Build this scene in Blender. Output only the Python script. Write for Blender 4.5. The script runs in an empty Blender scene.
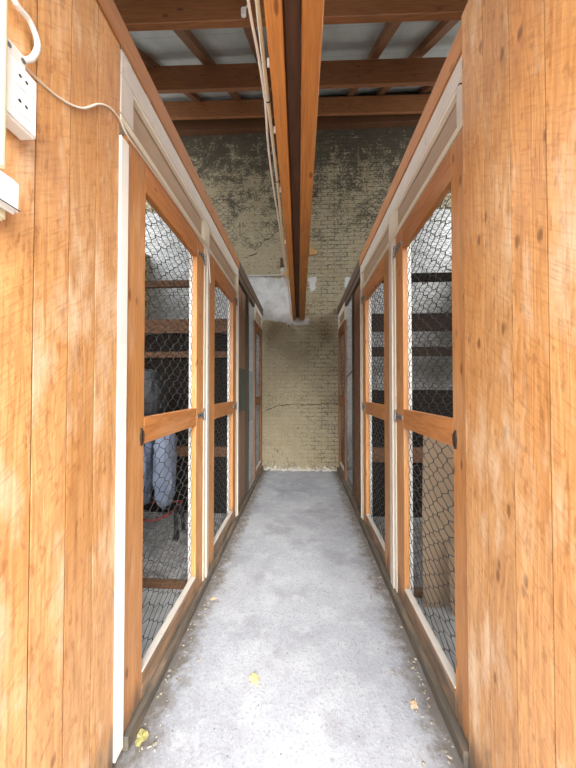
import bpy, bmesh, math, random
from mathutils import Vector, Matrix, noise
C = bpy.context.scene.collection
S = bpy.context.scene
rnd = random.Random(7)

# ------------------------------------------------------------------ helpers
def obj(name, bm, mat, parent=None, smooth=False, origin=None):
    """link a bmesh (world coordinates) as one mesh object"""
    me = bpy.data.meshes.new(name)
    o = bpy.data.objects.new(name, me)
    C.objects.link(o)
    if parent is not None:
        base = Vector((0, 0, 0)); p = parent
        while p is not None:
            base += p.location; p = p.parent
        bmesh.ops.translate(bm, verts=bm.verts, vec=-base)
        o.parent = parent
    else:
        if origin is None:
            xs = [v.co for v in bm.verts]
            origin = Vector(((min(c.x for c in xs)+max(c.x for c in xs))/2,
                             (min(c.y for c in xs)+max(c.y for c in xs))/2,
                             min(c.z for c in xs)))
        bmesh.ops.translate(bm, verts=bm.verts, vec=-Vector(origin))
        o.location = origin
    bmesh.ops.recalc_face_normals(bm, faces=bm.faces)
    if smooth:
        for f in bm.faces: f.smooth = True
    bm.to_mesh(me); bm.free()
    if mat is not None: me.materials.append(mat)
    return o

def thing(name, label, cat, loc, group=None):
    o = bpy.data.objects.new(name, None); C.objects.link(o)
    o.location = loc; o.empty_display_size = .1
    o['label'] = label; o['category'] = cat
    if group: o['group'] = group
    return o

def tag(o, label, cat, group=None):
    o['label'] = label; o['category'] = cat
    if group: o['group'] = group
    return o

def struct(o):
    o['kind'] = 'structure'; return o

def box(bm, x0, x1, y0, y1, z0, z1, bev=.002):
    x0, x1 = sorted((x0, x1)); y0, y1 = sorted((y0, y1)); z0, z1 = sorted((z0, z1))
    r = bmesh.ops.create_cube(bm, size=1.0)
    vs = r['verts']
    for v in vs:
        v.co = Vector((x0 + (v.co.x+.5)*(x1-x0), y0 + (v.co.y+.5)*(y1-y0), z0 + (v.co.z+.5)*(z1-z0)))
    if bev > 0:
        b = min(bev, .3*min(x1-x0, y1-y0, z1-z0))
        es = list({e for v in vs for e in v.link_edges})
        bmesh.ops.bevel(bm, geom=es, offset=b, segments=1, affect='EDGES')
    return bm

def bx(*a, **k):
    return box(bmesh.new(), *a, **k)

def catmull(pts, n=6):
    P = [Vector(p) for p in pts]
    if len(P) < 3: return P
    P = [P[0]*2-P[1]] + P + [P[-1]*2-P[-2]]
    out = []
    for i in range(1, len(P)-2):
        for k in range(n):
            t = k/n; a, b, c, d = P[i-1], P[i], P[i+1], P[i+2]
            out.append(.5*((2*b)+(c-a)*t+(2*a-5*b+4*c-d)*t*t+(3*b-a-3*c+d)*t**3))
    out.append(P[-2])
    return out

def tube(bm, pts, r, seg=8, smooth=True, n=6):
    P = catmull(pts, n) if smooth else [Vector(p) for p in pts]
    rings = []
    up = None
    for i, p in enumerate(P):
        t = (P[min(i+1, len(P)-1)] - P[max(i-1, 0)])
        if t.length < 1e-9: t = Vector((0, 0, 1))
        t.normalize()
        if up is None:
            up = t.orthogonal().normalized()
        else:
            up = (up - t*up.dot(t))
            up = up.normalized() if up.length > 1e-6 else t.orthogonal().normalized()
        s = t.cross(up)
        rr = r(i/(len(P)-1)) if callable(r) else r
        rings.append([bm.verts.new(p + (up*math.cos(2*math.pi*k/seg) + s*math.sin(2*math.pi*k/seg))*rr) for k in range(seg)])
    for a, b in zip(rings, rings[1:]):
        for k in range(seg):
            bm.faces.new((a[k], a[(k+1) % seg], b[(k+1) % seg], b[k]))
    bm.faces.new(rings[0][::-1]); bm.faces.new(rings[-1])
    return bm

# ------------------------------------------------------------------ materials
class NT:
    def __init__(s, name):
        s.m = bpy.data.materials.new(name); s.m.use_nodes = True
        s.t = s.m.node_tree; s.n = s.t.nodes; s.l = s.t.links
        s.b = s.n['Principled BSDF']
    def node(s, typ, ins=None, **at):
        n = s.n.new(typ)
        for k, v in at.items(): setattr(n, k, v)
        for k, v in (ins or {}).items():
            if isinstance(v, bpy.types.NodeSocket): s.l.new(v, n.inputs[k])
            else: n.inputs[k].default_value = v
        return n
    def math(s, op, a, b=0.0, clamp=False):
        n = s.node('ShaderNodeMath', {0: a, 1: b}, operation=op); n.use_clamp = clamp
        return n.outputs[0]
    def rng(s, v, a, b, c=0.0, d=1.0):
        n = s.node('ShaderNodeMapRange', {'Value': v, 'From Min': a, 'From Max': b, 'To Min': c, 'To Max': d})
        n.clamp = True
        return n.outputs[0]
    def mix(s, fac, a, b, typ='MIX'):
        n = s.n.new('ShaderNodeMix'); n.data_type = 'RGBA'; n.blend_type = typ
        for k, v in ((0, fac), (6, a), (7, b)):
            if isinstance(v, bpy.types.NodeSocket): s.l.new(v, n.inputs[k])
            elif k == 0: n.inputs[0].default_value = v
            else: n.inputs[k].default_value = (*v, 1)
        return n.outputs[2]
    def noise(s, vec, scale, detail=4, rough=.55, dist=0.0):
        return s.node('ShaderNodeTexNoise', {'Vector': vec, 'Scale': scale, 'Detail': detail, 'Roughness': rough, 'Distortion': dist}).outputs[0]
    def scl(s, vec, v, loc=None):
        n = s.node('ShaderNodeMapping', {'Vector': vec, 'Scale': v})
        if loc is not None: s.l.new(loc, n.inputs['Location'])
        return n.outputs[0]
    def out(s, col, rough=.6, bump=None, strength=.3, dist=.004, metal=0.0):
        for k, v in (('Base Color', col), ('Roughness', rough), ('Metallic', metal)):
            if isinstance(v, bpy.types.NodeSocket): s.l.new(v, s.b.inputs[k])
            elif k == 'Base Color': s.b.inputs[k].default_value = (*v, 1)
            else: s.b.inputs[k].default_value = v
        if bump is not None:
            n = s.node('ShaderNodeBump', {'Height': bump, 'Strength': strength, 'Distance': dist})
            s.l.new(n.outputs[0], s.b.inputs['Normal'])
        return s.m

def wood(name, axis, c1, c2, dark, rough=.5, knots=True, dirt=False, worn=0.0, saw=0.0):
    m = NT(name)
    pos = m.node('ShaderNodeNewGeometry')
    P = pos.outputs['Position']; isl = pos.outputs['Random Per Island']
    oi = m.node('ShaderNodeObjectInfo').outputs['Random']
    off = m.math('ADD', m.math('MULTIPLY', isl, 37.0), m.math('MULTIPLY', oi, 53.0))
    comb = m.node('ShaderNodeCombineXYZ', {0: off, 1: off, 2: off}).outputs[0]
    st = [1.0, 1.0, 1.0]; st[axis] = .07
    v = m.scl(P, st, comb)
    st2 = [1.0, 1.0, 1.0]; st2[axis] = .28
    v2 = m.scl(P, st2, comb)
    big = m.noise(v, 14, 3, .5, .6)
    ring = m.math('FRACT', m.math('MULTIPLY', big, 9.0))
    ring = m.rng(m.math('ABSOLUTE', m.math('SUBTRACT', ring, .5)), 0, .5)
    fine = m.noise(v, 120, 4, .6)
    blot = m.noise(v2, 5, 4, .6)
    col = m.mix(m.rng(blot, .3, .7), c1, c2)
    col = m.mix(m.math('MULTIPLY', ring, .34), col, dark)
    col = m.mix(m.rng(fine, .48, .72, 0, .5), col, dark)
    # whole-board tone
    tone = m.math('ADD', .82, m.math('MULTIPLY', m.math('FRACT', m.math('MULTIPLY', m.math('ADD', isl, oi), 7.13)), .3))
    tn = m.node('ShaderNodeCombineXYZ', {0: tone, 1: tone, 2: tone}).outputs[0]
    col = m.mix(1.0, col, tn, 'MULTIPLY')
    if knots:
        vk = [17.0, 17.0, 17.0]; vk[axis] = 7.5
        vor = m.node('ShaderNodeTexVoronoi', {'Vector': m.scl(P, vk, comb), 'Scale': 1.0, 'Randomness': 1.0})
        k = m.rng(m.math('ADD', vor.outputs['Distance'], m.math('MULTIPLY', fine, .30)), .33, .24)
        gate = m.rng(m.node('ShaderNodeSeparateColor', {0: vor.outputs['Color']}).outputs[0], .55, .57)
        k = m.math('MULTIPLY', k, gate)
        col = m.mix(m.math('MULTIPLY', k, .75), col, [c*.45 for c in dark])
    if saw > 0:
        fl = m.noise(m.scl(P, (60, 60, 22), comb), 1.0, 3, .6)
        col = m.mix(m.rng(fl, .57, .66, 0, .5), col, dark)
    if worn > 0:     # sun-bleached, scuffed varnish
        w = m.math('MULTIPLY', m.rng(m.noise(v2, 9, 5, .65), .52, .68), worn)
        col = m.mix(w, col, (.74, .56, .38))
    if dirt:         # splash dirt near the floor
        z = m.node('ShaderNodeSeparateXYZ', {0: P}).outputs[2]
        d = m.math('ADD', m.rng(z, .34, .0), m.math('MULTIPLY', m.math('SUBTRACT', m.noise(v2, 16, 5, .65), .5), 1.6))
        col = m.mix(m.rng(d, .50, .95, 0, .85), col, (.07, .065, .055))
    h = m.math('ADD', m.math('MULTIPLY', fine, .6), m.math('MULTIPLY', ring, .25))
    if saw > 0:      # rough-sawn diagonal marks
        a = m.node('ShaderNodeMapping', {'Vector': P, 'Rotation': (.9, .0, .0), 'Scale': (1, 1, 1)}).outputs[0]
        sw = m.noise(m.scl(a, (3, 150, 16)), 1.0, 3, .6)
        h = m.math('ADD', h, m.math('MULTIPLY', sw, saw))
        col = m.mix(m.rng(sw, .51, .69, 0, .32), col, dark)
    rr = m.rng(blot, .3, .7, rough-.08, rough+.1)
    if c1[0] < .05: m.b.inputs['Specular IOR Level'].default_value = .15
    return m.out(col, rr, h, .35, .003)

O1, O2, OD = (.60, .29, .10), (.72, .41, .175), (.29, .11, .033)
W_CLAD = wood('varnished_sawn_boards', 2, O1, O2, OD, .42, True, True, .75, .8)
W_Z = wood('varnished_pine_upright', 2, (.52, .225, .07), (.63, .31, .115), OD, .5, True, True, .2)
W_Y = wood('varnished_pine_lengthwise', 1, (.48, .19, .055), (.57, .25, .085), (.22, .07, .016), .5, True, False, .15)
W_FARZ = wood('reddish_pine_upright', 2, (.26, .10, .04), (.33, .135, .055), (.13, .04, .012), .55)
W_FARY = wood('reddish_pine_lengthwise', 1, (.26, .10, .04), (.33, .135, .055), (.13, .04, .012), .55, False)
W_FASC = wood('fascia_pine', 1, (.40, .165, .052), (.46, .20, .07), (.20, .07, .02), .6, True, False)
W_FDARK = wood('dark_brown_fascia', 1, (.075, .045, .028), (.11, .066, .04), (.03, .018, .012), .7, False)
W_BEAM = wood('orange_stained_beam', 1, (.56, .215, .045), (.64, .265, .062), (.30, .09, .018), .5, True)
W_DARKBEAM = wood('dark_spacer_board', 1, (.10, .042, .018), (.14, .06, .026), (.04, .016, .008), .6, False)
W_PURL = wood('purlin_pine', 0, (.27, .105, .038), (.34, .14, .05), (.11, .035, .012), .6, True)
W_RAFT = wood('rafter_pine', 1, (.19, .078, .03), (.24, .10, .04), (.08, .028, .01), .6, True)
W_SILL = wood('weathered_sill', 1, (.27, .18, .11), (.36, .255, .17), (.10, .065, .04), .8, False, True)
W_BOT = wood('scuffed_bottom_rail', 1, (.29, .155, .075), (.37, .22, .12), (.11, .06, .03), .7, True, True, .3)
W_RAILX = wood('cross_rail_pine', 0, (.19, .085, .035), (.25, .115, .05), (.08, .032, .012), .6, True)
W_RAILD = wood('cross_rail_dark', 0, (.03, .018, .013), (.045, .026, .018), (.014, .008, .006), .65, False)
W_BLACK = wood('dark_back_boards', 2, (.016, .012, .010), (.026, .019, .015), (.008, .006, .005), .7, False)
W_RED = wood('reddish_brown_boards', 2, (.30, .14, .075), (.37, .18, .10), (.16, .065, .034), .7, False)
W_TAN = wood('dull_brown_boards', 2, (.33, .205, .125), (.40, .255, .16), (.19, .11, .065), .75, False)
W_HARD = wood('brown_hardboard', 1, (.36, .25, .16), (.41, .29, .19), (.26, .17, .105), .6, False)
W_WEDGE = wood('wedge_pine', 0, (.62, .36, .13), (.68, .42, .17), (.35, .16, .05), .6, False)

def painted(name, c1, c2, rough=.5, sc=12, flake=None):
    m = NT(name)
    P = m.node('ShaderNodeNewGeometry').outputs['Position']
    n = m.noise(P, sc, 5, .6)
    col = m.mix(m.rng(n, .35, .7), c1, c2)
    if flake is not None:
        f = m.noise(m.scl(P, (1, 1, .35)), 42, 5, .7)
        col = m.mix(m.rng(f, .62, .70, 0, .8), col, flake)
    return m.out(col, rough, n, .15, .002)
P_CREAM = painted('cream_paint', (.60, .54, .42), (.66, .60, .48), .5, 10, (.30, .26, .20))
P_BOUNCE = painted('cream_paint_bounce_lit', (.74, .67, .53), (.80, .73, .60), .5, 10)
P_GREY = painted('grey_white_paint', (.50, .455, .40), (.56, .51, .45), .55, 10, (.30, .26, .21))
P_WHITE = painted('white_trim_paint', (.74, .72, .67), (.80, .78, .74), .42, 8)
PLASTIC = painted('white_plastic', (.78, .775, .74), (.80, .79, .76), .32, 4)
CREAMPL = painted('cream_conduit_plastic', (.66, .60, .40), (.70, .64, .44), .4, 4)
CABLE = painted('cable_plastic', (.66, .60, .51), (.72, .66, .57), .45, 6)
DARKHOLE = painted('dark_hole', (.02, .02, .02), (.03, .03, .03), .6)
BLACKM = painted('black_rubber', (.012, .012, .014), (.02, .02, .022), .5)
REDM = painted('red_tube_paint', (.20, .018, .018), (.25, .03, .025), .4)
CARD = painted('cardboard', (.33, .235, .155), (.37, .27, .18), .85, 7)
CARDE = painted('cardboard_edge', (.40, .30, .20), (.44, .33, .23), .85, 60)
LEAFY = painted('dry_yellow_leaf', (.66, .49, .19), (.72, .57, .27), .7, 60)
LEAFB = painted('dry_beige_leaf', (.56, .40, .25), (.62, .47, .31), .7, 60)
LEAFG = painted('yellow_green_leaf', (.32, .29, .10), (.42, .37, .15), .7, 60)
GREENNET = painted('green_shade_net', (.03, .13, .105), (.05, .165, .135), .7, 30)
BLUEBAG = painted('pale_blue_plastic_bag', (.24, .30, .44), (.36, .42, .56), .35, 9)
GREYBAG = painted('grey_sack_cloth', (.03, .034, .04), (.06, .065, .072), .6, 12)

def metal(name, c, rough=.45, me=.8):
    m = NT(name)
    P = m.node('ShaderNodeNewGeometry').outputs['Position']
    n = m.noise(P, 60, 4, .6)
    return m.out(m.mix(m.rng(n, .35, .7), c, [x*.6 for x in c]), rough, None, metal=me)
ZINC = metal('zinc_plated_steel', (.33, .33, .34), .45, .7)
WIRE = metal('galvanised_wire', (.055, .06, .058), .6, .2)
WIRED = metal('dark_wire', (.032, .034, .034), .65, .2)
WIREL = metal('light_galvanised_wire', (.34, .36, .355), .5, .5)
RUST = metal('rusty_nail', (.06, .04, .03), .6, .5)

def concrete():
    m = NT('worn_concrete_floor')
    P = m.node('ShaderNodeNewGeometry').outputs['Position']
    big = m.noise(P, 1.5, 5, .6, .3)
    mid = m.noise(P, 7, 6, .65)
    fine = m.noise(P, 85, 4, .7)
    col = m.mix(m.rng(big, .35, .66), (.285, .30, .333), (.40, .417, .45))
    col = m.mix(m.rng(mid, .50, .68, 0, .5), col, (.50, .515, .54))
    col = m.mix(m.rng(m.noise(P, 2.6, 6, .65), .52, .66, 0, .6), col, (.20, .20, .215))
    col = m.mix(m.rng(fine, .52, .66, 0, .55), col, (.19, .185, .18))
    col = m.mix(m.rng(m.noise(P, 150, 3, .6), .62, .7, 0, .5), col, (.68, .68, .66))
    vor = m.node('ShaderNodeTexVoronoi', {'Vector': P, 'Scale': 17.0}).outputs['Distance']
    col = m.mix(m.rng(vor, .075, .045, 0, .65), col, (.07, .065, .06))
    # soil collected along the sills
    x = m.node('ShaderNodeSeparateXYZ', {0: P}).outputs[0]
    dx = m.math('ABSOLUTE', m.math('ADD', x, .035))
    e = m.math('ADD', m.rng(dx, .36, .555), m.math('MULTIPLY', m.math('SUBTRACT', m.noise(P, 14, 6, .7), .5), 1.7))
    col = m.mix(m.rng(e, .48, .95, 0, .85), col, (.11, .09, .068))
    # cage floors lightened in colour, standing in for missing daylight
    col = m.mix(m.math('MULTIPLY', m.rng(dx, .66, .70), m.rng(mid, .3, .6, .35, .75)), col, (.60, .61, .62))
    h = m.math('ADD', m.math('MULTIPLY', fine, .5), mid)
    return m.out(col, .82, h, .5, .006)
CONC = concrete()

def gravel():
    m = NT('grey_gravel')
    P = m.node('ShaderNodeNewGeometry').outputs['Position']
    v = m.node('ShaderNodeTexVoronoi', {'Vector': P, 'Scale': 60.0})
    n = m.noise(P, 9, 5, .6)
    g = m.node('ShaderNodeSeparateColor', {0: v.outputs['Color']}).outputs[0]
    col = m.mix(g, (.26, .255, .255), (.48, .47, .46))
    col = m.mix(m.rng(n, .45, .7, 0, .6), col, (.10, .095, .09))
    return m.out(col, .9, v.outputs['Distance'], .6, .008)
GRAVEL = gravel()

def brick(name, back=True):
    """old brick wall: yellow limewash, soot blotches, whitewash areas"""
    m = NT(name)
    P = m.node('ShaderNodeNewGeometry').outputs['Position']
    sx = m.node('ShaderNodeSeparateXYZ', {0: P})
    x, y, z = sx.outputs
    u = x if back else y
    v = m.node('ShaderNodeCombineXYZ', {0: u, 1: z, 2: 0.0}).outputs[0]
    wob = m.noise(v, 9, 3, .5)
    w2 = m.node('ShaderNodeVectorMath', {0: v, 1: m.node('ShaderNodeCombineXYZ', {0: m.math('MULTIPLY', wob, .014), 1: m.math('MULTIPLY', wob, .018), 2: 0.0}).outputs[0]}, operation='ADD').outputs[0]
    bt = m.node('ShaderNodeTexBrick', {'Vector': w2, 'Color1': (.8, .8, .8, 1), 'Color2': (.4, .4, .4, 1), 'Mortar': (0, 0, 0, 1), 'Scale': 1.0,
                'Mortar Size': .007, 'Mortar Smooth': .6, 'Brick Width': .205, 'Row Height': .064})
    mort = bt.outputs['Fac']
    bval = m.node('ShaderNodeSeparateColor', {0: bt.outputs['Color']}).outputs[0]
    n1 = m.noise(v, 1.6, 6, .62, .4)
    n2 = m.noise(v, 7, 6, .65)
    n3 = m.noise(v, 38, 5, .7)
    n4 = m.noise(v, 3.2, 6, .7, .5)
    col = m.mix(m.rng(n1, .35, .65), (.325, .272, .172), (.405, .35, .238))
    col = m.mix(m.rng(n2, .45, .72, 0, .55), col, (.45, .40, .29))
    col = m.mix(m.math('MULTIPLY', m.rng(bval, .3, .9), .16), col, (.27, .20, .10))
    # plaster skin hides the joints on the left upper part, bare brick on the right
    plast = m.rng(m.math('ADD', m.math('MULTIPLY', x, 1.0), m.math('MULTIPLY', m.math('SUBTRACT', n4, .5), 1.6)), -.15, .35, .25, 1.0) if back else m.math('ADD', .7, 0.0)
    col = m.mix(m.math('MULTIPLY', m.math('MULTIPLY', m.math('MULTIPLY', mort, plast), m.rng(n2, .36, .55)), .95), col, (.13, .11, .07))
    # pits and chips
    pit = m.rng(m.math('ADD', n3, m.math('MULTIPLY', m.math('SUBTRACT', n2, .5), .55)),   .53, .62)
    pit = m.math('MULTIPLY', pit, m.rng(plast, 0, 1, .35, .85))
    col = m.mix(m.math('MULTIPLY', pit, .85), col, (.105, .09, .06))
    col = m.mix(m.rng(m.noise(v, 22, 5, .7), .55, .68, 0, .4), col, (.45, .42, .34))
    col = m.mix(m.rng(m.noise(v, 4.3, 5, .65), .54, .7, 0, .45), col, (.19, .175, .14))
    # soot and damp stains, mostly in the upper half
    soot = m.math('ADD', m.math('ADD', m.rng(z, 2.9, 5.2, -.26, .46), m.rng(z, 4.7, 5.3, 0, .22)), m.math('MULTIPLY', m.math('SUBTRACT', n4, .5), 2.1))
    soot = m.math('ADD', soot, m.math('MULTIPLY', m.math('SUBTRACT', n3, .5), 2.0))
    soot = m.math('SUBTRACT', soot, m.math('MULTIPLY', bval, .12))
    soot = m.math('ADD', soot, m.math('MULTIPLY', m.math('SUBTRACT', m.noise(v, 11, 4, .6), .5), 1.2))
    col = m.mix(m.rng(soot, -.05, .40, 0, .88), col, (.040, .033, .024))
    green = m.rng(m.math('ADD', n1, m.math('MULTIPLY', n3, .25)), .68, .82, 0, .2)
    col = m.mix(green, col, (.14, .17, .07))
    if back:
        wx = m.math('ADD', x, m.math('MULTIPLY', m.math('SUBTRACT', m.noise(v, 11, 5, .6), .5), .14))
        wz = m.math('ADD', z, m.math('MULTIPLY', m.math('SUBTRACT', m.noise(w2, 13, 5, .6), .5), .10))
        def bm_(cx, cz, hx, hz, zz=None):
            a = m.math('SUBTRACT', m.math('ABSOLUTE', m.math('SUBTRACT', wx, cx)), hx)
            b = m.math('SUBTRACT', m.math('ABSOLUTE', m.math('SUBTRACT', zz if zz is not None else wz, cz)), hz)
            return m.math('MAXIMUM', a, b)
        flat = m.math('ADD', z, m.math('MULTIPLY', m.math('SUBTRACT', n3, .5), .02))
        d = bm_(-1.75, 1.5, 1.08, 1.53, flat)          # behind the left cages
        zsl = m.math('ADD', wz, m.math('MULTIPLY', m.math('ADD', x, .62), .12))
        for q in ((1.78, 1.5, 1.08, 1.46, None), (-.50, 2.68, .36, .34, zsl), (-.06, 2.31, .17, .045, None), (2.1, 2.0, .72, 2.02, None), (-2.2, 2.0, .66, 2.1, None),
                  (.165, 2.90, .055, .11, None), (-.29, 3.12, .03, .18, None), (.735, 2.90, .06, .09, None)):
            d = m.math('MINIMUM', d, bm_(*q))
        ww = m.rng(d, .012, -.012)
        wcol = m.mix(m.rng(n2, .35, .7), (.54, .555, .57), (.64, .65, .66))
        wcol = m.mix(m.rng(n4, .48, .66, 0, .7), wcol, (.36, .35, .33))
        wcol = m.mix(m.math('MULTIPLY', m.rng(n3, .52, .66), m.rng(z, 2.9, 3.3)), wcol, (.20, .21, .19))
        behind = m.rng(m.math('ABSOLUTE', x), .7, .8)
        wcol = m.mix(m.math('MULTIPLY', m.math('MULTIPLY', mort, behind), .45), wcol, (.26, .25, .24))
        col = m.mix(m.math('MULTIPLY', ww, .96), col, wcol)
        # flaking salts at the foot of the wall
        ft = m.math('ADD', m.rng(z, .20, .02), m.math('MULTIPLY', m.math('SUBTRACT', m.noise(v, 15, 5, .65), .5), 2.6))
        col = m.mix(m.rng(ft, .92, 1.12, 0, .8), col, (.72, .70, .66))
        ft2 = m.math('ADD', m.rng(z, .45, .0), m.math('MULTIPLY', m.math('SUBTRACT', m.noise(v, 8, 6, .7), .5), 2.2))
        col = m.mix(m.rng(ft2, .85, 1.1, 0, .5), col, (.14, .11, .07))
    h = m.math('ADD', m.math('MULTIPLY', m.math('MULTIPLY', mort, plast), -1.0), m.math('MULTIPLY', n2, .7))
    h = m.math('SUBTRACT', m.math('ADD', h, m.math('MULTIPLY', n3, .4)), m.math('MULTIPLY', pit, .6))
    return m.out(col, .9, h, .7, .015)
BRICK = brick('old_limewashed_brick')
BRICKS = brick('old_side_brick', False)

def roofsheet():
    m = NT('grey_roof_boarding')
    P = m.node('ShaderNodeNewGeometry').outputs['Position']
    n = m.noise(m.scl(P, (1, .3, .3)), 6, 5, .6)
    yy = m.node('ShaderNodeSeparateXYZ', {0: P}).outputs[1]
    jl = m.math('ABSOLUTE', m.math('SUBTRACT', m.math('FRACT', m.math('MULTIPLY', yy, 3.3)), .5))
    col = m.mix(m.rng(n, .35, .7), (.36, .385, .38), (.47, .49, .48))
    col = m.mix(m.rng(jl, .475, .495, 0, .5), col, (.16, .17, .17))
    return m.out(col, .75, n, .2, .003)
ROOFM = roofsheet()

# ------------------------------------------------------------------ dimensions
L, R = -.62, .56            # planes of the two cage fronts
YB = 4.53                   # back wall
CX = 2.45                   # outer walls of the cages
def U(side, u):             # u = depth behind the front plane, into the cage
    return (L - u) if side < 0 else (R + u)
SN = {-1: 'left', 1: 'right'}

# ------------------------------------------------------------------ setting
# floor: a fine grid in the corridor and a plain slab around
bm = bmesh.new()
bmesh.ops.create_grid(bm, x_segments=60, y_segments=110, size=1)
for v in bm.verts:
    v.co = Vector((v.co.x*3.2, -2.2 + (v.co.y+1)/2*6.9, 0))
    v.co.z = (noise.noise(v.co*1.3))*.004 - .004
r = bmesh.ops.extrude_face_region(bm, geom=list(bm.faces))
for e in r['geom']:
    if isinstance(e, bmesh.types.BMVert): e.co.z = -.12
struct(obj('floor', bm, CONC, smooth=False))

struct(obj('wall_back', bx(-CX-.2, CX+.2, YB, YB+.25, -.1, 6.6, bev=0), BRICK))
wall_back = bpy.data.objects['wall_back']
# unseen side walls cut low; gap under the roof added to admit daylight
def sidewall(x0, x1, name):
    bm = bmesh.new()
    prof = [(.35, -.1), (YB, -.1), (YB, 3.4), (.35, 2.6)]
    a = [bm.verts.new((x0, y, z)) for y, z in prof]; b = [bm.verts.new((x1, y, z)) for y, z in prof]
    bm.faces.new(a); bm.faces.new(b[::-1])
    for i in range(4): bm.faces.new((a[i], b[i], b[(i+1) % 4], a[(i+1) % 4]))
    return struct(obj(name, bm, BRICKS))
sidewall(-CX-.22, -CX, 'wall_left_outer')
sidewall(CX, CX+.22, 'wall_right_outer')

# cracks in the back wall: thin jagged dark strips, groove shade put in as colour
def crack(pts, w, seed):
    rr = random.Random(seed); bm = bmesh.new(); P = []
    for (a, b) in zip(pts, pts[1:]):
        n = max(2, int((Vector(b)-Vector(a)).length/.03))
        for k in range(n):
            t = k/n; P.append((a[0]+(b[0]-a[0])*t+rr.uniform(-.008, .008), a[1]+(b[1]-a[1])*t+rr.uniform(-.010, .010)))
    P.append(pts[-1]); prev = None
    for i, (x, z) in enumerate(P):
        ww = w*(.4+rr.random())*(1 if 2 < i < len(P)-3 else .4)
        q = [bm.verts.new((x, YB-.0015, z+ww)), bm.verts.new((x, YB-.0015, z-ww)), bm.verts.new((x, YB+.004, z-ww)), bm.verts.new((x, YB+.004, z+ww))]
        if prev:
            for k in range(4): bm.faces.new((prev[k], prev[(k+1) % 4], q[(k+1) % 4], q[k]))
        prev = q
    return bm
CRK = painted('crack_shadow', (.05, .042, .03), (.07, .058, .04), .95)
obj('crack', crack([(-.92, 3.33), (-.80, 3.37), (-.72, 3.40), (-.68, 3.50), (-.60, 3.60), (-.50, 3.62), (-.44, 3.72), (-.36, 3.76), (-.30, 3.90)], .007, 3), CRK, wall_back)
obj('crack', crack([(-.62, .86), (-.55, .92), (-.46, .96), (-.36, .995), (-.24, 1.0), (-.05, 1.01), (.12, 1.0), (.30, 1.02), (.56, 1.03)], .006, 5), CRK, wall_back)
# a thin ledge where the white plaster patch ends
obj('plaster_ledge', bx(-.86, -.24, YB-.014, YB+.01, 3.03, 3.055), painted('grey_plaster', (.40, .39, .36), (.47, .46, .43), .9), wall_back)
# rotted debris line at the foot of the back wall
bm = bmesh.new(); rr = random.Random(21)
for k in range(150):
    s = rr.uniform(.006, .022); x = rr.uniform(-.58, .53); y = YB - abs(rr.gauss(0, .035)) - .012
    r_ = bmesh.ops.create_icosphere(bm, subdivisions=1, radius=s)
    for v in r_['verts']:
        v.co = Vector((v.co.x*rr.uniform(.7, 1.5)+x, v.co.y*rr.uniform(.6, 1)+y, max(-.001, v.co.z*rr.uniform(.4, .8)+s*.2)))
o = obj('plaster_crumbs', bm, painted('plaster_crumb', (.50, .47, .40), (.68, .66, .62), .95, 40)); o['kind'] = 'stuff'
tag(o, 'pale plaster crumbs lying along the foot of the end wall', 'debris')

# roof
SL = .743
def roofz(y): return 1.25 + 1.03 + SL*(y-.0) - .0952 + .0        # purlin undersides
PUR = [(1.65, 3.408), (2.92, 4.352), (4.30, 5.381)]
ph = .26
def ry(y): return 3.408 + SL*(y-1.65) + ph                        # underside of the rafters
bm = bmesh.new()
y0, y1 = .16, YB+.1; t0 = .075
q = [(y0, ry(y0)+t0), (y1, ry(y1)+t0), (y1, ry(y1)+t0+.05), (y0, ry(y0)+t0+.05)]
a = [bm.verts.new((-CX-.3, y, z)) for y, z in q]; b = [bm.verts.new((CX+.3, y, z)) for y, z in q]
bm.faces.new(a); bm.faces.new(b[::-1])
for i in range(4): bm.faces.new((a[i], b[i], b[(i+1) % 4], a[(i+1) % 4]))
struct(obj('ceiling', bm, ROOFM))
names = ['brown roof purlin nearest the camera, at the top edge of the photo',
         'brown roof purlin in the middle of the three, crossing behind the twin beam',
         'brown roof purlin farthest away, just in front of the dark end wall']
for (y, z), lb in zip(PUR, names):
    bm = bx(-CX-.05, CX+.05, y, y+.04, z, z+ph, bev=.004)
    for v in bm.verts: v.co.y += .02*v.co.x
    tag(obj('roof_purlin', bm, W_PURL), lb, 'roof beam', 'purlins under the roof')
raf = [(-1.57, 'roof rafter farthest left, seen between the two far purlins'),
       (-.97, 'roof rafter above the left cage front, second from the left'),
       (-.42, 'roof rafter close to the left side of the twin beam and its cables'),
       (.745, 'first roof rafter to the right of the twin beam'),
       (1.20, 'second roof rafter to the right of the twin beam'),
       (1.84, 'roof rafter farthest right, seen in the gap between the two far purlins')]
for x, lb in raf:
    bm = bmesh.new()
    q = [(y0, ry(y0)), (YB-.01, ry(YB-.01)), (YB-.01, ry(YB-.01)+t0), (y0, ry(y0)+t0)]
    a = [bm.verts.new((x-.04, y, z)) for y, z in q]; b = [bm.verts.new((x+.04, y, z)) for y, z in q]
    bm.faces.new(a); bm.faces.new(b[::-1])
    for i in range(4): bm.faces.new((a[i], b[i], b[(i+1) % 4], a[(i+1) % 4]))
    tag(obj('roof_rafter', bm, W_RAFT), lb, 'rafter', 'rafters under the roof sheeting')
# dark wall plate
tag(obj('wall_plate', bx(-CX+.01, CX-.01, YB-.10, YB-.002, 5.33, 5.60), W_DARKBEAM), 'dark wooden wall plate along the top of the end wall', 'beam')

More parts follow.
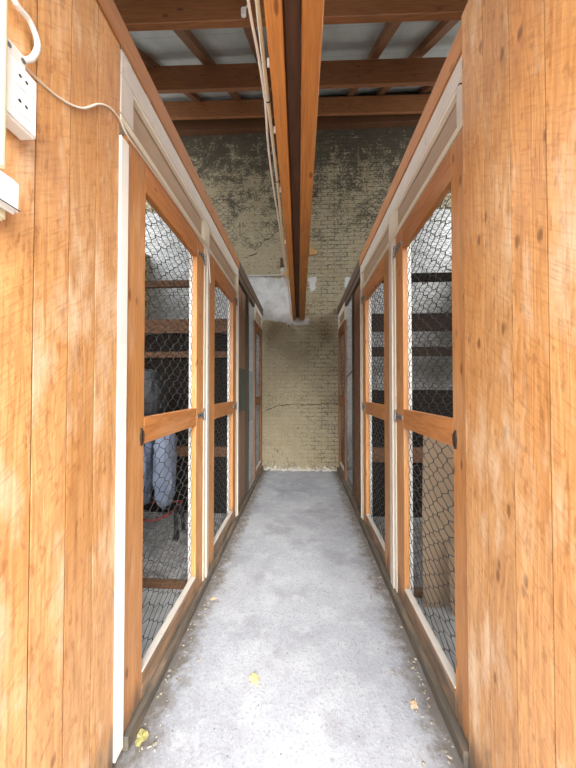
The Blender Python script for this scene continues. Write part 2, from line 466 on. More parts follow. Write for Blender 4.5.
# twin beam over the corridor (slightly out of square with it)
def skewbeam(xa0, xa1, xb0, xb1, ya, yb, z0, z1):
    bm = bmesh.new()
    co = [(xa0, ya), (xa1, ya), (xb1, yb), (xb0, yb)]
    a = [bm.verts.new((x, y, z0)) for x, y in co]; b = [bm.verts.new((x, y, z1)) for x, y in co]
    bm.faces.new(a[::-1]); bm.faces.new(b)
    for i in range(4): bm.faces.new((a[i], a[(i+1) % 4], b[(i+1) % 4], b[i]))
    bmesh.ops.bevel(bm, geom=list(bm.edges), offset=.003, segments=1, affect='EDGES')
    return bm
BZ = 2.32
tag(obj('ceiling_beam', skewbeam(-.1, -.05, -.143, -.095, .3, YB-.002, BZ, BZ+.17), W_BEAM), 'orange stained beam, left one of the pair above the corridor, with cables along it', 'beam', 'twin beam above the corridor')
tag(obj('ceiling_beam', skewbeam(.006, .066, -.041, .041, .3, YB-.002, BZ, BZ+.17), W_BEAM), 'orange stained beam, right one of the pair above the corridor', 'beam', 'twin beam above the corridor')
tag(obj('spacer_board', skewbeam(-.048, .004, -.093, -.043, .32, YB-.002, BZ+.055, BZ+.15), W_DARKBEAM), 'dark brown board in the slot between the two orange beams', 'board')
# cladding near the camera -------------------------------------------------
def cladding(side, edges, z1, thick=.022, proud=0.0):
    bm = bmesh.new()
    for a, b in zip(edges, edges[1:]):
        x0 = U(side, proud); x1 = U(side, thick)
        box(bm, x0, x1, a+.0022, b-.0022, 0.0, z1+SR.uniform(-.004, .0), bev=0)
    return bm
SR = random.Random(4)
def backing(side, ya, yb, z1, edges=(), proud=0.0):
    bm = bmesh.new()
    for e in edges[1:-1]: box(bm, U(side, proud+.0030), U(side, .0222), e-.0026, e+.0026, 0.0, z1-.01, bev=0)
    obj('tongue', bm, W_DARKBEAM, bpy.data.objects['wall_'+SN[side]])
    o = obj('backing', bx(U(side, .0225), U(side, .07), ya, yb, 0.0, z1-.01, bev=0), W_BLACK, bpy.data.objects['wall_'+SN[side]])
    return o
struct(obj('wall_left', cladding(-1, [.10, .21, .31, .42, .532, .638, .738, .837, .944], 2.511), W_CLAD))
backing(-1, .10, .94, 2.5, [.10, .21, .31, .42, .532, .638, .738, .837, .944])
struct(obj('wall_right', cladding(1, [.12, .232, .34, .448, .558, .670, .781, .890, 1.004], 2.53, proud=-.012), W_CLAD))
backing(1, .12, .985, 2.5, [.12, .232, .34, .448, .558, .670, .781, .890, 1.004], -.012)
for side in (-1, 1):  # unseen front boards, added to shut daylight out of the cages
    bm = bmesh.new(); a = .075
    while a < 1.7:
        box(bm, U(side, a+.001), U(side, min(a+.11, 1.72)-.001), .12, .142, 0, 2.25, bev=.004); a += .11
    struct(obj('wall_front_'+SN[side], bm, W_CLAD))
# white cover strip at the end of the left boarding
struct(obj('trim_1', bx(U(-1, -.006), U(-1, .06), .945, .990, .02, 2.118), P_WHITE))

# ------------------------------------------------------------------ cage fronts
D_TOP, D_BOT = 2.162, .052
TH = .028
def hexnet(bm, side, u, y0, y1, z0, z1, c=.047, pitch=.034, tw=.014, r=.0015, seed=0, axis='y', sag=0.0):
    """twisted hexagonal wire netting in the plane of a cage front (axis y) or of a divider (axis x)"""
    rr = random.Random(seed)
    n = int((y1-y0)/c); c = (y1-y0)/n
    rows = int((z1-z0)/pitch); pt = (z1-z0)/rows
    jit = {}
    for i in range(-1, n+2):
        for k in range(rows+1):
            jit[(i, k)] = (rr.uniform(-.17, .17)*c + .22*c*noise.noise(Vector((i*.35, k*.3, seed*1.7))), rr.uniform(-.2, .2)*pt)
    for i in range(n+1):
        pts = []
        for k in range(rows+1):
            s = 1 if (i+k) % 2 == 0 else -1
            cell = i if s > 0 else i-1
            yy = y0 + (cell+.5)*c + jit[(cell, k)][0] - s*r*.9
            yy = min(max(yy, y0), y1)
            zz = z0 + k*pt + jit[(cell, k)][1]
            for dz in (-tw/2, tw/2):
                z = min(max(zz+dz, z0), z1)
                p = (U(side, u), yy, z) if axis == 'y' else (yy, u, z)
                if not pts or (Vector(pts[-1])-Vector(p)).length > 1e-4: pts.append(p)
        tube(bm, pts, r, 4, smooth=False)
    return bm

def hinge(side, ypost, ydoor, z, parent):
    """T hinge: plate on the post, knuckle, tapering strap on the door"""
    u0 = -.0035; bm = bmesh.new(); s = 1 if ydoor > ypost else -1
    box(bm, U(side, u0-.001), U(side, .003), ypost-s*.022, ypost, z-.038, z+.038, bev=.0008)
    tube(bm, [(U(side, u0-.003), ypost+s*.004, z-.03), (U(side, u0-.003), ypost+s*.004, z+.03)], .0045, 8, smooth=False)
    x0, x1 = U(side, u0-.001), U(side, .003)
    yb = ypost+s*.008
    pr = [(yb, z+.017), (ydoor, z+.010), (ydoor, z-.010), (yb, z-.017)]
    a = [bm.verts.new((x0, y, zz)) for y, zz in pr]; b = [bm.verts.new((x1, y, zz)) for y, zz in pr]
    bm.faces.new(a); bm.faces.new(b[::-1])
    for i in range(4): bm.faces.new((a[i], b[i], b[(i+1) % 4], a[(i+1) % 4]))
    h = obj('hinge', bm, ZINC, parent)
    bm = bmesh.new()
    for t in (.25, .6, .9):
        yy = yb + (ydoor-yb)*t
        bmesh.ops.create_uvsphere(bm, u_segments=8, v_segments=5, radius=.0042, matrix=Matrix.Translation((U(side, u0-.0015), yy, z)))
    for dz in (-.025, .025):
        bmesh.ops.create_uvsphere(bm, u_segments=8, v_segments=5, radius=.0042, matrix=Matrix.Translation((U(side, u0-.0015), ypost-s*.012, z+dz)))
    obj('screw_heads', bm, DARKHOLE, h)
    return h

def cage_door(side, y0, y1, label, wz=None, wy=None, hz=(1.09, 2.075), latch=True, sw=.12, group='cage doors', wr=.0015, far=False):
    wz = wz or W_Z; wy = wy or W_Y
    t = thing('cage_door', label, 'door', (U(side, 0), (y0+y1)/2, D_BOT), group)
    x0, x1 = U(side, 0), U(side, TH)
    obj('stile', bx(x0, x1, y0, y0+sw, D_BOT, D_TOP), wz, t)
    obj('stile', bx(x0, x1, y1-sw, y1, D_BOT, D_TOP), wz, t)
    a, b = y0+sw+.0005, y1-sw-.0005
    obj('top_rail', bx(x0, x1, a, b, 2.035, D_TOP), wy, t)
    obj('middle_rail', bx(x0, x1, a, b, 1.035, 1.138), wy, t)
    br = obj('bottom_rail', bx(x0, x1, a, b, D_BOT,   .150), W_BOT, t)
    obj('worn_top_strip', bx(U(side, -.002), x1, a, b, .1505, .160), P_GREY, t)['label'] = 'pale worn strip on top of the bottom rail'
    bm = bmesh.new()
    nk = dict(c=.044, pitch=.032) if side < 0 else dict(c=.044, pitch=.031)
    wr = .0016 if side < 0 else .0018
    sd = int((y0*31+side*7)*10)
    hexnet(bm, side, TH+.003, a-.012, b+.012, .135, 1.055, r=wr, seed=sd, **nk)
    obj('wire_netting', bm, WIRE, t)['label'] = 'hexagonal wire netting of the lower panel'
    bm = bmesh.new()
    hexnet(bm, side, TH+.003, a-.012, b+.012, 1.11, 2.06, r=wr, seed=sd+1, **nk)
    obj('wire_netting', bm, WIRED, t)['label'] = 'hexagonal wire netting of the upper panel'  # darker wire colour paints in the upper netting's backlit silhouette
    for z in hz:
        hinge(side, y1+.004, y1-.105, z, t)
    if latch:
        bm = bmesh.new(); zc = 1.065; yc = y0+sw-.018
        pts = [(U(side, -.004), yc+.010*math.cos(q*math.pi/6), zc+.026*math.sin(q*math.pi/6)) for q in range(13)]
        tube(bm, pts, .0032, 6, smooth=False)
        box(bm, U(side, -.003), U(side, .002), yc-.006, yc+.006, zc-.034, zc+.034, bev=.001)
        obj('latch_ring', bm, RUST, t)
    return t

def front(side):
    """the fixed joinery of one side: sill, posts, transom frame with panels, fascia"""
    nm = SN[side]
    ys = (.947 if side < 0 else 1.006)
    ye = YB-.004
    t = thing('partition_frame', 'painted timber frame with posts, transom panels and brown fascia along the %s cages' % nm, 'partition', (U(side, 0), 2.7, 0), 'cage front frames')
    obj('sill', bx(U(side, -.020 if side < 0 else -.026), U(side, .07), ys+(.046 if side < 0 else .002), ye, 0.0, .048), W_SILL, t)
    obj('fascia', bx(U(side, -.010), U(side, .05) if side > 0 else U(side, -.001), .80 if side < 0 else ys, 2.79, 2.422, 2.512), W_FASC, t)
    obj('fascia', bx(U(side, -.008), U(side, .05), 2.792, ye, 2.400, 2.512), W_FDARK, t)['label'] = 'dark brown far length of the fascia'  # far length in a darker brown than the near one
    # transom rails
    obj('transom_top_rail', bx(U(side, -.002), U(side, .05), ys, 2.79, 2.337, 2.420), P_GREY, t)
    obj('transom_bottom_rail', bx(U(side, -.002), U(side, .05), ys, 2.79, 2.168, 2.195), P_CREAM, t)
    segs = ((1.022 if side < 0 else 1.06, 1.805 if side < 0 else 1.765), (1.90 if side < 0 else 1.88, 2.715))
    obj('transom_post', bx(U(side, -.002), U(side, .05), ys, segs[0][0], 2.197, 2.335), P_GREY, t)
    obj('transom_post', bx(U(side, -.002), U(side, .05), segs[0][1], segs[1][0], 2.197, 2.335), P_CREAM, t)
    obj('transom_post', bx(U(side, -.002), U(side, .05), segs[1][1], 2.79, 2.197, 2.335), P_CREAM, t)
    for a, b in segs:
        obj('transom_panel', bx(U(side, .021), U(side, .031), a+.001, b-.001, 2.196, 2.336, bev=0), W_HARD, t)
    for a, b in segs:
        obj('transom_bounce_strip', bx(U(side, .0005), U(side, .0205), a+.001, b-.001, 2.328, 2.3365, bev=.001), P_BOUNCE, t)  # added strip, paint lightened to show floor-bounced light under the rail
    # posts
    p1 = (1.801, 1.904) if side < 0 else (1.757, 1.882)
    for k, (a, b) in enumerate((p1, (2.706, 2.795))):
        obj('post', bx(U(side, -.003), U(side, .05), a, b, .05, 2.165), P_CREAM, t)
        # grooved cover strip up the middle of the post
        obj('cover_strip', bx(U(side, -.012), U(side, -.0035), a+.035, b-.03, .05, 2.160), P_GREY, t)
        # jambs behind the doors
        obj('jamb', bx(U(side, TH+.006), U(side, TH+.034), a-.085, a-.001, .05, 2.16), P_WHITE, t)
    return t
front(-1); front(1)

G = 'cage doors'
cage_door(-1, .993, 1.797, 'wooden cage door nearest the camera in the left row, netting in front of a blue bag')
cage_door(-1, 1.908, 2.702, 'wooden cage door second in the left row, between the two painted posts', latch=False)
cage_door(1, .988, 1.753, 'wooden cage door nearest the camera in the right row, cardboard behind its netting')
cage_door(1, 1.886, 2.702, 'wooden cage door second in the right row, between the two painted posts', latch=False)
cage_door(-1, 3.80, 4.49, 'wooden cage door at the far left end, next to the end wall', wz=W_FARZ, wy=W_FARY, hz=(), latch=False, sw=.09)
cage_door(1, 3.83, 4.49, 'wooden cage door at the far right end, next to the end wall', wz=W_FARZ, wy=W_FARY, hz=(), latch=False, sw=.09)

# far transoms over the end doors
for side in (-1, 1):
    t = thing('far_transom', 'small painted transom with brown panel above the far %s end door' % SN[side], 'transom', (U(side, 0), 4.14, 2.165), 'far transoms')
    ya, yb = (3.79 if side < 0 else 3.82), 4.50
    obj('transom_rail', bx(U(side, 0), U(side, .04), ya, yb, 2.315, 2.397), P_GREY, t)
    obj('transom_rail', bx(U(side, 0), U(side, .04), ya, yb, 2.166, 2.200), P_CREAM, t)
    obj('transom_post', bx(U(side, 0), U(side, .04), ya, ya+.05, 2.202, 2.313), P_CREAM, t)
    obj('transom_post', bx(U(side, 0), U(side, .04), yb-.07, yb, 2.202, 2.313), P_CREAM, t)
    obj('transom_panel', bx(U(side, .016), U(side, .026), ya+.05, yb-.07, 2.202, 2.313, bev=0), W_HARD, t)

def weld(bm, side, u, y0, y1, z0, z1, dz, dy, r):
    z = z0
    while z <= z1:
        box(bm, U(side, u-r), U(side, u+r), y0, y1, z-r, z+r, bev=0); z += dz
    y = y0
    while y <= y1+1e-6:
        box(bm, U(side, u-r), U(side, u+r), y-r, y+r, z0, z1, bev=0); y += dy
    return bm

# left side: brown board bay behind welded wire, then a grey wire bay with green net
t = thing('screened_board_bay', 'narrow bay of brown boards behind fine wire after the second left door', 'panel', (U(-1, 0), 3.06, 0.05), 'closed bays')
obj('board', bx(U(-1, .03), U(-1, .05), 2.81, 3.30, .052, 2.33, bev=.001), W_TAN, t)
obj('wire_mesh', weld(bmesh.new(), -1, .006, 2.82, 3.30, .06, 2.32, .028, .16, .0011), WIRE, t)
obj('green_net', bx(U(-1, .012), U(-1, .016), 2.81, 3.30, 1.02, 1.46, bev=0), painted('thin_green_net', (.10, .115, .085), (.13, .14, .105), .7, 30), t)['label'] = 'green shade net across the middle of the bay'
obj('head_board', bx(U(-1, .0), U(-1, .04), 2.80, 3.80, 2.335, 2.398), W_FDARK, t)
t = thing('wire_bay', 'bay of grey wire mesh with a green net, before the far left door', 'panel', (U(-1, 0), 3.55, .05), 'wire bays')
obj('upright', bx(U(-1, 0), U(-1, .05), 3.305, 3.36, .052, 2.33), W_FDARK, t)
obj('wire_mesh', weld(bmesh.new(), -1, .006, 3.362, 3.785, .06, 2.30, .024, .024, .0010), WIREL, t)
obj('green_net', bx(U(-1, .014), U(-1, .018), 3.362, 3.785, .86, 1.47, bev=0), GREENNET, t)['label'] = 'dark green shade net tied over the wire'
# right side: reddish board bay with hexagonal netting, then an open wire bay
t = thing('screened_board_bay', 'narrow bay of reddish boards behind netting after the second right door', 'panel', (U(1, 0), 3.05, 0.05), 'closed bays')
obj('board', bx(U(1, .03), U(1, .05), 2.81, 3.29, .052, 2.33, bev=.001), W_RED, t)
obj('wire_netting', hexnet(bmesh.new(), 1, .012, 2.81, 3.29, .06, 2.32, r=.0011, seed=91), WIRED, t)
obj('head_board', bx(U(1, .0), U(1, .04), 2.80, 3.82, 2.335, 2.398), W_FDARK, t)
t = thing('wire_bay', 'bay of loose grey netting before the far right door', 'panel', (U(1, 0), 3.55, .05), 'wire bays')
obj('upright', bx(U(1, .01), U(1, .05), 3.30, 3.34, .052, 2.33), W_FDARK, t)
obj('wire_netting', hexnet(bmesh.new(), 1, .012, 3.34, 3.815, .06, 2.32, c=.04, pitch=.028, r=.0013, seed=97), WIREL, t)
obj('brace', tube(bmesh.new(), [(U(1, .02), 3.35, 1.46), (U(1, .02), 3.81, 1.40)], .008, 6, smooth=False), RUST, t)

# ------------------------------------------------------------------ dividers across the cages
DV = 2.86
def divider(side):
    t = thing('cage_divider', 'dark boarded divider with cross rails behind the %s cage doors' % SN[side], 'divider', (U(side, .8), DV, 0), 'cage dividers')
    x0, x1 = U(side, .056), U(side, 1.70)
    if side < 0:
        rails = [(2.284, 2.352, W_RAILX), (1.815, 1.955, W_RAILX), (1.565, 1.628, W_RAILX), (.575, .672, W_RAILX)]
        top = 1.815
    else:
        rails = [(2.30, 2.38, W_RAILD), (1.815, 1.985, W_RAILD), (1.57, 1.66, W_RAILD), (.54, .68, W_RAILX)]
        top = 1.24
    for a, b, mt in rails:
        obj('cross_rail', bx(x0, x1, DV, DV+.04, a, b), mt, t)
    bm = bmesh.new(); x = min(x0, x1)
    rr = random.Random(side+5)
    while x < max(x0, x1)-.02:
        w = min(rr.uniform(.10, .15), max(x0, x1)-x)
        box(bm, x+.001, x+w-.001, DV+.042, DV+.058, .0, top+rr.uniform(-.003, .003), bev=.002); x += w
    obj('boarding', bm, W_BLACK, t)
    obj('wire_netting', hexnet(bmesh.new(), side, DV-.004, min(x0, x1), max(x0, x1), .02, 3.2, c=.042, pitch=.030, r=.0018, seed=11+side, axis='x'), WIRED, t)
    obj('edge_post', bx(U(side, 1.56), U(side, 1.62), DV-.045, DV-.006, 0, 3.2), W_BLACK, t)
    return t
divider(-1); divider(1)
for side in (-1, 1):
    o = obj('threshold_lath', bx(U(side, .075), U(side, 1.71), 1.80, 1.84, -.004, .036), W_RAILX)
    tag(o, 'low brown lath lying across the %s cage floor behind the doors' % SN[side], 'lath', 'threshold laths')
    # loose gravel on the cage floor
    bm = bmesh.new()
    bmesh.ops.create_grid(bm, x_segments=90, y_segments=60, size=1)
    xa, xb = sorted((U(side, .08), U(side, 1.72)))
    for v in bm.verts:
        v.co = Vector((xa+(v.co.x+1)/2*(xb-xa), 1.845+(v.co.y+1)/2*(DV-.055-1.845), 0))
        v.co.z = .003 + noise.noise(v.co*38)*.005 + noise.noise(v.co*7)*.003
        if min(v.co.x-xa, xb-v.co.x, v.co.y-1.845, DV-.055-v.co.y) < .008: v.co.z = -.003
    o = obj('gravel', bm, GRAVEL); o['kind'] = 'stuff'
    tag(o, 'grey gravel covering the %s cage floor in front of the divider' % SN[side], 'gravel')

# ------------------------------------------------------------------ things in the right cage: cardboard
def sheet(bm, p, dx, dz, th):
    """slab from corner p along dx and dz"""
    p, dx, dz = Vector(p), Vector(dx), Vector(dz); n = dx.cross(dz).normalized()*th
    a = [bm.verts.new(q) for q in (p, p+dx, p+dx+dz, p+dz)]; b = [bm.verts.new(q+n) for q in (p, p+dx, p+dx+dz, p+dz)]
    bm.faces.new(a[::-1]); bm.faces.new(b)
    for i in range(4): bm.faces.new((a[i], a[(i+1) % 4], b[(i+1) % 4], b[i]))
    return bm
t = thing('cardboard_sheet', 'tall brown cardboard sheet standing behind the netting of the nearest right door', 'cardboard', (.72, 1.70, 0))
obj('upper_panel', sheet(bmesh.new(), (.695, 1.737, .392), (.42, .03, 0), (.025, .028, .66), .006), CARD, t)
obj('lower_panel', sheet(bmesh.new(), (.692, 1.722, .001), (.40, .03, 0), (.006, .014, .388), .006), CARD, t)
obj('fold_edge', tube(bmesh.new(), [(.715, 1.728, .388), (.84, 1.737, .390)], .0035, 6, smooth=False), CARDE, t)
obj('tape', bx(.79, .796, 1.7325, 1.734, .50, .515, bev=0), DARKHOLE, t)['label'] = 'small dark mark on the cardboard'
tag(obj('cardboard_sheet', sheet(bmesh.new(), (.825, 1.672, .001), (.36, .012, 0), (-.006, .03, .375), .006), CARD), 'short cardboard sheet in front of the tall one, by the right door stile', 'cardboard')
tag(obj('prop_stake', bx(.99, 1.03, 1.79-.001, 1.795+.004, .037, 1.02), W_BLACK), 'dark stake behind the cardboard sheet', 'stake')

# ------------------------------------------------------------------ things in the left cage: cart with bags
t = thing('folding_cart', 'black folding cart with a red tube rim carrying pale blue bags, left cage', 'cart', (-1.25, 2.35, 0))
bm = bmesh.new()
tube(bm, [(-1.62, 2.20, .235), (-1.14, 2.20, .235), (-1.05, 2.24, .262), (-1.05, 2.52, .262), (-1.62, 2.52, .235)], .010, 8, smooth=False)
obj('rim', bm, REDM, t)['label'] = 'red tube rim'
def leg(pts): return obj('leg', tube(bmesh.new(), pts, .017, 8, smooth=False), BLACKM, t)
leg([(-1.035, 2.34, .30), (-1.025, 2.34, .06)]); leg([(-1.60, 2.50, .24), (-1.60, 2.50, .014)])
leg([(-1.055, 2.50, .26), (-1.04, 2.52, .014)]); leg([(-1.335, 2.21, .24), (-1.325, 2.20, .014)])
for (x, y) in ((-1.025, 2.34), (-1.325, 2.22)):
    bm = bmesh.new()
    bmesh.ops.create_cone(bm, cap_ends=True, segments=20, radius1=.042, radius2=.042, depth=.024, matrix=Matrix.Translation((x, y, .056)) @ Matrix.Rotation(math.pi/2, 4, 'Y'))
    obj('wheel', bm, BLACKM, t)
def lump(cx, cy, z0, z1, rx, ry_, seed, cr=.03, sub=4, taper=.0):
    bm = bmesh.new()
    bmesh.ops.create_icosphere(bm, subdivisions=sub, radius=1)
    hz = (z1-z0)/2
    for v in bm.verts:
        d = v.co.copy()
        d = Vector((math.copysign(abs(d.x)**.62, d.x), math.copysign(abs(d.y)**.62, d.y), math.copysign(abs(d.z)**.7, d.z)))
        k = 1 - taper*max(0, d.z)
        p = Vector((d.x*rx*k, d.y*ry_*k, d.z*hz))
        q = Vector((v.co.x*2.2, v.co.y*2.2, v.co.z*1.1))+Vector((seed, 0, 0))
        f = abs(noise.noise(q*1.6))+.5*abs(noise.noise(q*3.7))+.25*noise.noise(q*8)
        p += v.co*(f-.35)*cr*2
        v.co = p + Vector((cx, cy, (z0+z1)/2))
    zs = [v.co.z for v in bm.verts]; sh = z0-min(zs)
    for v in bm.verts: v.co.z += sh
    return bm
tag(obj('plastic_bag', lump(-1.385, 2.36, .25, .95, .13, .12, 3, .024), BLUEBAG, smooth=True), 'pale blue plastic bag on the cart, left of the narrower blue one', 'bag', 'blue bags on the cart')
tag(obj('plastic_bag', lump(-1.135, 2.37, .272, .96, .062, .11, 9, .018), BLUEBAG, smooth=True), 'narrow pale blue plastic bag on the right end of the cart', 'bag', 'blue bags on the cart')
tag(obj('grey_sack', lump(-1.285, 2.36, .985, 1.40, .12, .12, 15, .018, taper=.25), GREYBAG, smooth=True), 'crumpled grey sack on top of the blue bags, seen above the middle rail', 'sack')

# ------------------------------------------------------------------ electrics on the left boarding
t = thing('socket_box', 'white double socket box on the left boards near the top corner', 'socket', (-.60, .585, 1.807))
def rbox(x0, x1, y0, y1, z0, z1, b, seg=3):
    bm = bmesh.new(); box(bm, x0, x1, y0, y1, z0, z1, bev=0)
    bmesh.ops.bevel(bm, geom=list(bm.edges), offset=b, segments=seg, affect='EDGES')
    return bm
obj('housing', rbox(-.620, -.581, .528, .602, 1.795, 1.925, .005), PLASTIC, t)
obj('cable_entry', rbox(-.620, -.590, .535, .585, 1.926, 1.962, .005), PLASTIC, t)
for z in (1.895, 1.843):
    s_ = obj('outlet', bx(-.5815, -.5795, .548, .584, z-.022, z+.022, bev=.0008), PLASTIC, t)
    bm = bmesh.new()
    for dy in (-.007, .007):
        bmesh.ops.create_cone(bm, cap_ends=True, segments=12, radius1=.0032, radius2=.0032, depth=.002, matrix=Matrix.Translation((-.5795, .566+dy, z)) @ Matrix.Rotation(math.pi/2, 4, 'Y'))
    obj('pin_hole', bm, DARKHOLE, s_)
bm = bmesh.new()
for y in (.545, .575):
    bmesh.ops.create_cone(bm, cap_ends=True, segments=12, radius1=.005, radius2=.005, depth=.003, matrix=Matrix.Translation((-.590, y, 1.945)) @ Matrix.Rotation(math.pi/2, 4, 'Y'))
obj('screw', bm, ZINC, t)
t = thing('switch_box', 'white rounded switch box lower on the left boards at the photo edge', 'switch', (-.60, .535, 1.60))
obj('back_box', rbox(-.620, -.597, .478, .556, 1.588, 1.668, .006), CREAMPL, t)
obj('cover', rbox(-.598, -.578, .472, .566, 1.606, 1.676, .008, 4), PLASTIC, t)
obj('seam', bx(-.5785, -.5772, .480, .562, 1.6135, 1.6155, bev=0), DARKHOLE, t)
tag(obj('conduit_pipe', tube(bmesh.new(), [(-.578, .520, 1.677), (-.578, .520, 2.48)], .0085, 14, smooth=False), CREAMPL), 'cream plastic conduit pipe rising from the switch box at the left photo edge', 'pipe')
tag(obj('power_cable', tube(bmesh.new(), [(-.606, .540, 2.20), (-.602, .550, 2.12), (-.600, .563, 2.063), (-.600, .598, 2.062), (-.600, .618, 2.035), (-.600, .608, 1.992), (-.600, .590, 1.964), (-.603, .580, 1.955)], .006, 10), PLASTIC), 'thick white cable curving into the top of the socket box', 'cable')
bm = tube(bmesh.new(), [(-.604, .588, 1.950), (-.612, .601, 1.963), (-.615, .646, 1.974), (-.616, .695, 1.990), (-.616, .737, 2.012), (-.616, .781, 2.047), (-.616, .838, 2.116), (-.616, .889, 2.154), (-.614, .931, 2.160), (-.612, .962, 2.143), (-.612, .995, 2.138), (-.6145, 1.105, 2.148), (-.6145, 1.449, 2.155), (-.6145, 1.70, 2.152), (-.606, 1.83, 2.11), (-.604, 1.88, 1.95)], .0028, 8)
tag(obj('thin_cable', bm, CABLE), 'thin white cable sagging across the left boards to the transom', 'cable')
# nail sticking out of the right boards
bm = tube(bmesh.new(), [(.562, 1.017, 2.31), (.550, 1.019, 2.313), (.545, 1.018, 2.307)], .0022, 6)
tag(obj('bent_nail', bm, RUST), 'small bent nail at the upper edge of the right boards', 'nail')

# cables along the twin beam
xs = lambda y: -.100 - .043*(y-.3)/(YB-.3) - .012
bm = bmesh.new()
tube(bm, [(xs(y)-.010+.002*math.sin(y*5), y, 2.378+.003*math.sin(y*3)) for y in (.45, .7, .95, 1.2, 1.5, 1.9, 2.4, 3.0, 3.7, 4.45)], .0070, 8)
cond = tag(obj('conduit', bm, CREAMPL, origin=(0, 0, 2.3)), 'cream conduit fixed along the left side of the twin beam', 'conduit')
bm = tube(bmesh.new(), [(xs(.45)-.036, .45, 2.346), (xs(.75)-.030, .78, 2.346), (xs(.9)-.020, .92, 2.344), (xs(1.05)-.015, 1.06, 2.344), (xs(1.1)-.018, 1.14, 2.344), (xs(1.3)-.026, 1.32, 2.346), (xs(1.6)-.024, 1.62, 2.344), (xs(2)-.016, 2.05, 2.344), (xs(3)-.016, 3.0, 2.346)], .0045, 8)
bmesh.ops.translate(bm, verts=bm.verts, vec=(-.004, 0, -.003))
tag(obj('loose_cable', bm, CABLE), 'loose white cable wound beside the conduit on the twin beam', 'cable')
for y in (1.09, 1.52):
    obj('cable_tie', tube(bmesh.new(), [(xs(y)-.010+.0135*math.cos(q*math.pi/5), y, 2.368+.019*math.sin(q*math.pi/5)) for q in range(11)], .0022, 5, smooth=False), BLACKM, cond)
for y in (.98, 1.24, 1.62, 2.2):
    obj('clip', bx(xs(y)-.001, xs(y)+.011, y-.006, y+.006, 2.366, 2.392, bev=.002), PLASTIC, cond)

# dangling wire end near the first purlin
t = thing('dangling_wire', 'dangling wire with a white connector under the nearest purlin, left of the beam', 'wire', (-.33, 1.63, 3.40))
obj('wire', tube(bmesh.new(), [(-.305, 1.6405, 3.56), (-.300, 1.62, 3.50), (-.312, 1.615, 3.45), (-.330, 1.61, 3.43)], .005, 6), CABLE, t)
obj('connector', rbox(-.347, -.318, 1.600, 1.622, 3.385, 3.432, .005), PLASTIC, t)

# wooden wedges beside the beam where it meets the wall
def wedge(pts, y0, y1):
    bm = bmesh.new()
    a = [bm.verts.new((x, y0, z)) for x, z in pts]; b = [bm.verts.new((x, y1, z)) for x, z in pts]
    bm.faces.new(a); bm.faces.new(b[::-1]); n = len(pts)
    for i in range(n): bm.faces.new((a[i], b[i], b[(i+1) % n], a[(i+1) % n]))
    return bm
tag(obj('wooden_wedge', wedge([(-.31, 3.05), (-.22, 3.00), (-.20, 3.16), (-.25, 3.13)], YB-.02, YB+.02), W_WEDGE), 'orange wood wedge in the end wall left of the beam', 'wedge', 'wedges in the end wall')
tag(obj('wooden_wedge', wedge([(.12, 3.34), (.24, 3.36), (.235, 3.41), (.15, 3.45), (.12, 3.49)], YB-.02, YB+.02), W_WEDGE), 'orange wood wedge in the end wall right of the beam', 'wedge', 'wedges in the end wall')
tag(obj('wall_block', bx(-.34, -.27, YB-.02, YB+.02, 3.17, 3.31), W_DARKBEAM), 'dark block set in the end wall above the left wedge', 'block')

# ------------------------------------------------------------------ leaves and litter on the floor
def leaf(name, x, y, s, rot, mat, label, lobes=5, seed=0, cat='leaf', group='fallen leaves'):
    rr = random.Random(seed); bm = bmesh.new(); n = 24; ring = []
    for k in range(n):
        a = 2*math.pi*k/n
        rad = s*(.62+.34*abs(math.cos(a*lobes/2))+rr.uniform(-.06, .06))
        ring.append((math.cos(a)*rad*.8, math.sin(a)*rad, .004+.35*s*abs(math.sin(a*2))*rr.uniform(.1, .5)))
    top = [bm.verts.new(p) for p in ring]; c = bm.verts.new((0, 0, .005+.08*s))
    for k in range(n): bm.faces.new((top[k], top[(k+1) % n], c))
    tube(bm, [(0, -s*.6, .005), (s*.1, -s*1.1, .004), (s*.25, -s*1.45, .006)], .0012, 5)
    bmesh.ops.rotate(bm, verts=bm.verts, cent=(0, 0, 0), matrix=Matrix.Rotation(rot, 3, 'Z'))
    bmesh.ops.translate(bm, verts=bm.verts, vec=(x, y, -.003))
    return tag(obj(name, bm, mat), label, cat, group)
leaf('dry_leaf', -.207, 1.262, .030, .6, LEAFY, 'pale yellow dry leaf in the open, near the middle of the concrete', 5, 1)
leaf('dry_leaf', -.530, 1.725, .020, 1.9, LEAFB, 'small beige leaf by the left sill at the first post', 3, 2)
leaf('dry_leaf', -.575, 1.035, .030, .2, LEAFG, 'yellow green leaf against the left sill near the photo bottom', 3, 4)
leaf('dry_leaf', .440, 1.19, .021, 2.4, LEAFB, 'beige leaf on the concrete near the right sill', 4, 6)
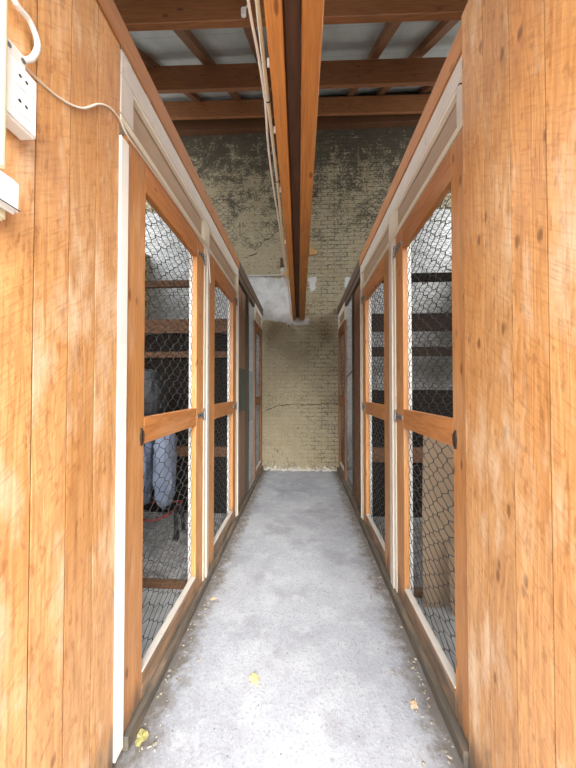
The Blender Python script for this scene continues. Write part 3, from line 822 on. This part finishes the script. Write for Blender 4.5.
def litter(side):
    rr = random.Random(33+side); bm = bmesh.new()
    xe = (L+.022) if side < 0 else (R-.028)
    for k in range(330):
        y = rr.uniform(1.0, 4.4); d = min(abs(rr.gauss(0, .05)), .17)+.004; s = rr.uniform(.002, .0065)
        x = xe + d if side < 0 else xe - d
        r_ = bmesh.ops.create_icosphere(bm, subdivisions=1, radius=s)
        sx, sy, an = rr.uniform(.6, 2.2), rr.uniform(.5, 1.4), rr.uniform(0, 3.14)
        for v in r_['verts']:
            px, py = v.co.x*sx, v.co.y*sy
            v.co = Vector((px*math.cos(an)-py*math.sin(an)+x, px*math.sin(an)+py*math.cos(an)+y, v.co.z*.6+s*.3-.004))
            if side < 0: v.co.x = max(v.co.x, xe+.001)
            else: v.co.x = min(v.co.x, xe-.001)
    o = obj('floor_litter', bm, painted('litter_%s' % SN[side], (.13, .10, .07), (.42, .38, .32), .95, 70)); o['kind'] = 'stuff'
    tag(o, 'crumbs, twigs and grit lying along the %s sill' % SN[side], 'litter')
litter(-1); litter(1)

# ------------------------------------------------------------------ light: open, overcast sky in front of the building
w = bpy.data.worlds.new('sky'); S.world = w; w.use_nodes = True
nt = w.node_tree; nt.nodes.clear()
out = nt.nodes.new('ShaderNodeOutputWorld'); bg = nt.nodes.new('ShaderNodeBackground')
tc = nt.nodes.new('ShaderNodeTexCoord'); sep = nt.nodes.new('ShaderNodeSeparateXYZ')
cr = nt.nodes.new('ShaderNodeValToRGB')
nt.links.new(tc.outputs['Generated'], sep.inputs[0]); nt.links.new(sep.outputs[2], cr.inputs[0])
cr.color_ramp.elements[0].position = 0.0; cr.color_ramp.elements[0].color = (.34, .34, .33, 1)
cr.color_ramp.elements[1].position = .75; cr.color_ramp.elements[1].color = (1.1, 1.18, 1.26, 1)
e = cr.color_ramp.elements.new(.20); e.color = (.62, .62, .61, 1)
e = cr.color_ramp.elements.new(.42); e.color = (1.2, 1.22, 1.22, 1)
nt.links.new(cr.outputs[0], bg.inputs[0]); bg.inputs[1].default_value = 2.35
nt.links.new(bg.outputs[0], out.inputs[0])
sun = bpy.data.lights.new('hazy_sun', 'SUN'); sun.energy = 2.9; sun.angle = math.radians(36); sun.color = (1.0, .97, .92)
so = bpy.data.objects.new('hazy_sun', sun); C.objects.link(so); so.location = (2, -5, 6)
d = Vector((-.13, 1.0, -.47)); so.rotation_euler = d.to_track_quat('-Z', 'Y').to_euler()

# ------------------------------------------------------------------ camera
cam = bpy.data.cameras.new('camera'); co = bpy.data.objects.new('camera', cam); C.objects.link(co)
f = 290.0
cam.sensor_fit = 'VERTICAL'; cam.sensor_height = 36.0; cam.lens = 36.0*f/768
cam.clip_start = .02
co.location = (0, 0, 1.25)
co.rotation_euler = (math.pi/2 + math.atan(5/f), 0, math.atan(14/f))
S.camera = co
S.view_settings.view_transform = 'Standard'; S.view_settings.look = 'None'
S.view_settings.gamma = 1; S.view_settings.use_curve_mapping = False
S.view_settings.exposure = 1.5
